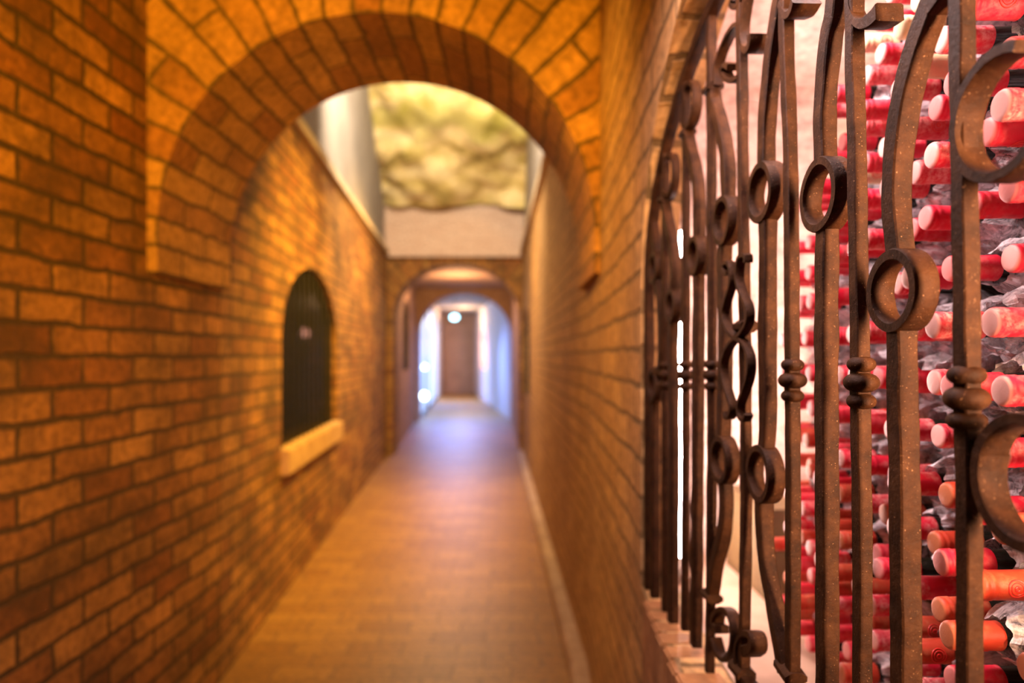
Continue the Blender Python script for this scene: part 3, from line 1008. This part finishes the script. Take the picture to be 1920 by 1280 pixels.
def sleeve(seed):
    rr = random.Random(seed)
    vs_, fs = [], []
    ns, nl = 46, 16
    x0 = rr.uniform(0.052, 0.070)
    off = Vector((rr.uniform(0, 50), rr.uniform(0, 50), rr.uniform(0, 50)))
    for i in range(nl + 1):
        t = i / nl
        x = x0 + t * 0.155
        base = 0.0165 + (0.0375 - 0.0165) * min(1.0, max(0.0, (x - 0.055) / 0.055)) ** 0.8
        for k in range(ns):
            a = 2 * PI * k / ns
            p = Vector((x * 40, math.cos(a) * 2.6, math.sin(a) * 2.6)) + off
            dsp = 0.006 * (noise.noise(p) + 0.6 * abs(noise.noise(p * 2.3)) + 0.5) * (1.5 if x < 0.110 else 0.05)
            edge = 0.010 * noise.noise(Vector((math.cos(a) * 2, math.sin(a) * 2, 3.0)) + off) * (1 - t) ** 3
            r = base + max(0.0004, dsp)
            vs_.append((x + edge, r * math.cos(a), r * math.sin(a)))
    for i in range(nl):
        for k in range(ns):
            k2 = (k + 1) % ns
            fs.append((i * ns + k, i * ns + k2, (i + 1) * ns + k2, (i + 1) * ns + k))
    me = mesh_from('plastic_sleeve', vs_, fs)
    me.materials.append(M['film'])
    return me
sleeves = [sleeve(s) for s in range(6)]

# embossed round seal on the side of a capsule, curved round it
def seal_mesh():
    vs_, fs = [], []
    def ringpts(r, w, n=28):
        base = len(vs_)
        for i in range(n):
            a = 2 * PI * i / n
            for rad, h in ((r - w, 0.0), (r - w * 0.4, 0.0005), (r + w * 0.4, 0.0005), (r + w, 0.0)):
                xx = 0.034 + rad * math.cos(a)
                ang = rad * math.sin(a) / 0.0150
                R = 0.01515 + h
                vs_.append((xx, -R * math.cos(ang), R * math.sin(ang)))
        for i in range(n):
            j = (i + 1) % n
            for k in range(3):
                fs.append((base + i * 4 + k, base + j * 4 + k, base + j * 4 + k + 1, base + i * 4 + k + 1))
    ringpts(0.0088, 0.0007)
    ringpts(0.0060, 0.0005)
    ringpts(0.0022, 0.0010, 12)
    me = mesh_from('round_seal', vs_, fs)
    for p in me.polygons:
        p.use_smooth = True
    me.materials.append(M['seal'])
    return me
seal_me = seal_mesh()
cap_variants = {}
for key in ('cap_red', 'cap_dusty', 'cap_warm_lit', 'cap_cream'):
    me = cap_me.copy()
    me.materials.clear()
    me.materials.append(M[key])
    cap_variants[key] = me

ORD = ['zero', 'first', 'second', 'third', 'fourth', 'fifth', 'sixth', 'seventh', 'eighth', 'ninth', 'tenth', 'eleventh', 'twelfth', 'thirteenth',
       'fourteenth', 'fifteenth', 'sixteenth', 'seventeenth', 'eighteenth', 'nineteenth', 'twentieth']
LOOK = {'cap_red': 'red-capped wine bottle', 'cap_dusty': 'wine bottle with dusty red capsule', 'cap_warm_lit': 'wine bottle with capsule painted warm-lit orange', 'cap_cream': 'cream-capped wine bottle'}

def put_bottle(loc, yaw, pitch, roll, cap, slv, seal, label):
    t = empty('wine_bottle', loc)
    t.rotation_euler = (roll, pitch, yaw)
    tag(t, label, 'bottle', 'wine bottles stacked behind the gate')
    for name, me in (('glass_body', body_me), ('capsule', cap_variants[cap]), ('plastic_sleeve', slv)):
        if me is None:
            continue
        o = bpy.data.objects.new(name, me)
        C.objects.link(o)
        o.parent = t
        if name == 'capsule' and seal:
            s = bpy.data.objects.new('round_seal', seal_me)
            C.objects.link(s)
            s.parent = o
    return t

rb = random.Random(21)
PITCH, ROW = 0.0775, 0.0665
row = 0
z = NF + 0.037
while row < 18:
    ymax = 1.60 - 0.0012 * row
    top_lim = 1.90 + (1.55 - 0) * 0
    col = 0
    y = ymax - (PITCH / 2 if row % 2 else 0.0)
    k = 0
    while y > 0.50:
        # the far end of the stack steps down towards the end of the niche
        if z < 1.86 + (1.52 - y) * 0.62:
            col += 1
            xm = 0.462 + 0.150 * (y - 0.6) + rb.uniform(-0.022, 0.022)
            if rb.random() < 0.12:
                xm += rb.uniform(0.02, 0.04)
            px = 960 + F * xm / y
            if px < 2010:
                rnd = rb.random()
                if z > 1.88 and y < 1.25 and rnd < 0.16:
                    cap = 'cap_cream'
                elif z < 1.5 and rnd < 0.40:  # lower rows: warm light put into the capsule colour
                    cap = 'cap_warm_lit'
                elif rnd < 0.62:
                    cap = 'cap_red'
                else:
                    cap = 'cap_dusty'
                lab = '%s, %s from the left in %s row from stack bottom' % (LOOK[cap], ORD[col], ORD[row + 1])
                put_bottle((xm, y, z + rb.uniform(-0.0015, 0.0015)), math.radians(rb.uniform(-1.0, 1.0)), math.radians(rb.uniform(-0.9, 0.9)),
                           rb.choice((0, 0, PI / 2, PI, -PI / 2)) + rb.uniform(-0.03, 0.03), cap,
                           rb.choice(sleeves) if rb.random() < 0.93 else None, rb.random() < 0.5, lab)
        y -= PITCH
    row += 1
    z += ROW

# ------------------------------------------------------------------ arched window in the left wall
def arched_plate(name, P, op, dep, thick, mat, parent=None, inset=0.0):
    bm = bmesh.new()
    n = 24
    c = 0.5 * (op['s0'] + op['s1'])
    out = [(op['s0'] + inset, op['sill'] + inset)]
    for i in range(n + 1):
        w = 0.5 * (op['s1'] - op['s0']) - inset
        a = PI - PI * i / n
        out.append((c + w * math.cos(a), op['spring'] + (op['rise'] - inset) * math.sin(a)))
    out.append((op['s1'] - inset, op['sill'] + inset))
    A = [bm.verts.new(P(s, z, dep)) for s, z in out]
    B = [bm.verts.new(P(s, z, dep + thick)) for s, z in out]
    bm.faces.new(A); bm.faces.new(B[::-1])
    for i in range(len(A)):
        j = (i + 1) % len(A)
        bm.faces.new((A[i], B[i], B[j], A[j]))
    bmesh.ops.recalc_face_normals(bm, faces=bm.faces)
    me = bpy.data.meshes.new(name); bm.to_mesh(me); bm.free()
    return link(name, me, mat, parent)

def grille(name, P, op, dep, count, parent):
    bm = bmesh.new()
    for i in range(1, count):
        s = op['s0'] + (op['s1'] - op['s0']) * i / count
        a = Vector(P(s, op['sill'], dep)); b_ = Vector(P(s, arch_z(op, s), dep))
        box_bm(bm, (a.x - 0.008, a.y - 0.008, a.z), (a.x + 0.008, a.y + 0.008, b_.z))
    me = bpy.data.meshes.new(name); bm.to_mesh(me); bm.free()
    return link(name, me, M['window_bar'], parent)

def window(name, P, op, label, pane=True):
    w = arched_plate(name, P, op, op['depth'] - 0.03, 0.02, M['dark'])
    structure(w, label)
    if pane:
        arched_plate('pane', P, op, 0.055, 0.006, M['pane'], w)
    grille('grille', P, op, 0.03, 12, w)
    return w
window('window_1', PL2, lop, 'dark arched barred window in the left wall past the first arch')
window('window_2', PR2, rop, 'dark arched barred opening in the right wall near the second arch', False)
wall_left3 = bpy.data.objects['wall_left_third']
d3 = (Vector((-2.36, 17.0)) - Vector((-1.98, 11.8))).normalized()
def P3(s, z, dep=0.0):
    q_ = Vector((-1.98, 11.8)) + d3 * s + Vector((-d3.y, d3.x)) * dep
    return (q_.x, q_.y, z)
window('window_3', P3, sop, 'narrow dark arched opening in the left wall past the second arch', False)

# projecting sill stone under the left window
bm = bmesh.new()
vv = []
for s in (lop['s0'] - 0.02, lop['s1'] + 0.02):
    for dep, zz in ((0.05, 0.81), (-0.055, 0.81), (-0.055, 0.975), (0.05, 0.985)):
        vv.append(bm.verts.new(PL2(s, zz, dep)))
for k in range(4):
    bm.faces.new((vv[k], vv[(k + 1) % 4], vv[4 + (k + 1) % 4], vv[4 + k]))
bm.faces.new(vv[3::-1]); bm.faces.new(vv[4:])
bmesh.ops.recalc_face_normals(bm, faces=bm.faces)
bmesh.ops.bevel(bm, geom=list(bm.edges), offset=0.008, segments=2, affect='EDGES')
me = bpy.data.meshes.new('trim_4'); bm.to_mesh(me); bm.free()
structure(link('trim_4', me, M['stone']), 'projecting stone sill under the arched left window')

# small pink glow added for the spot in the left window glass
def small_glow(name, loc, r, mat, label, cat='lamp', base=True):
    t = tag(empty(name, loc), label, cat)
    prof = [(max(0.0002, r * math.cos(-PI / 2 + PI * i / 12)), r * 1.1 * math.sin(-PI / 2 + PI * i / 12)) for i in range(13)]
    v, f = lathe(prof, 18)
    link('bulb', mesh_from('bulb', v, f), mat, t, True)
    v, f = lathe([(0.0, -r * 1.8), (r * 0.8, -r * 1.8), (r * 0.7, -r * 0.8), (0.0, -r * 0.8)], 18)
    link('holder', mesh_from('holder', v, f), M['steel'], t, True)
    return t
p = PL2(lop['s0'] + 1.42, 1.80, 0.16)
small_glow('window_glow', p, 0.045, M['pink'], 'small pink glow added behind the left arched window')
p = PR4(9.2, 0, 0.3)
small_glow('niche_lamp', (p[0], p[1], 1.30), 0.09, M['pinkstrong'], 'pink lamp in the arched niche of the far right wall')
lamp('niche_lamp_light', 'POINT', PR4(8.6, 2.0, 0.34), 110, (1.0, 0.45, 0.33), 0.08)

# oval emergency lamp hanging under the far ceiling
el = tag(empty('emergency_lamp', (-1.65, 20.0, 2.72)), 'oval cyan-white emergency lamp hanging at the far end of the passage', 'lamp')
v, f = lathe([(0.0, -0.02), (0.095, -0.02), (0.10, 0.0), (0.09, 0.03), (0.0, 0.045)], 24, 'X')
dif = link('diffuser', mesh_from('diffuser', [(y_ * 1.15, -x_, z_ * 0.82) for x_, y_, z_ in v], f), M['cyan'], el, True)
v, f = lathe([(0.0, 0.0), (0.115, 0.0), (0.115, 0.05), (0.0, 0.05)], 24, 'X')
link('housing', mesh_from('housing', [(y_ * 1.15, x_ + 0.01, z_ * 0.82) for x_, y_, z_ in v], f), M['steel'], el, True)
v, f = lathe([(0.0, 0.09), (0.01, 0.09), (0.01, 0.70), (0.0, 0.70)], 10)
link('stem', mesh_from('stem', [(x_, y_ + 0.03, z_) for x_, y_, z_ in v], f), M['steel'], el, True)

# two glowing lamps by the side door
def door_lamp(px, py, Y, r, label):
    x = (px - 960) / F * Y
    zz = CAM_H - (py - HZ) / F * Y
    t = tag(empty('floor_lamp', (x, Y, 0)), label, 'lamp')
    v, f = lathe([(max(0.0003, r * math.cos(-PI / 2 + PI * i / 12)), zz + r * math.sin(-PI / 2 + PI * i / 12)) for i in range(13)], 18)
    link('globe', mesh_from('globe', v, f), M['spot'], t, True)
    v, f = lathe([(0.0, 0.0), (0.12, 0.0), (0.12, 0.02), (0.02, 0.03), (0.02, zz - r * 0.9), (0.0, zz - r * 0.9)], 14)
    link('stand', mesh_from('stand', v, f), M['steel'], t, True)
door_lamp(795, 742, 18.6, 0.10, 'white globe lamp low on the floor by the blue far door')
door_lamp(796, 688, 19.6, 0.06, 'white globe lamp on a taller stand by the blue far door')
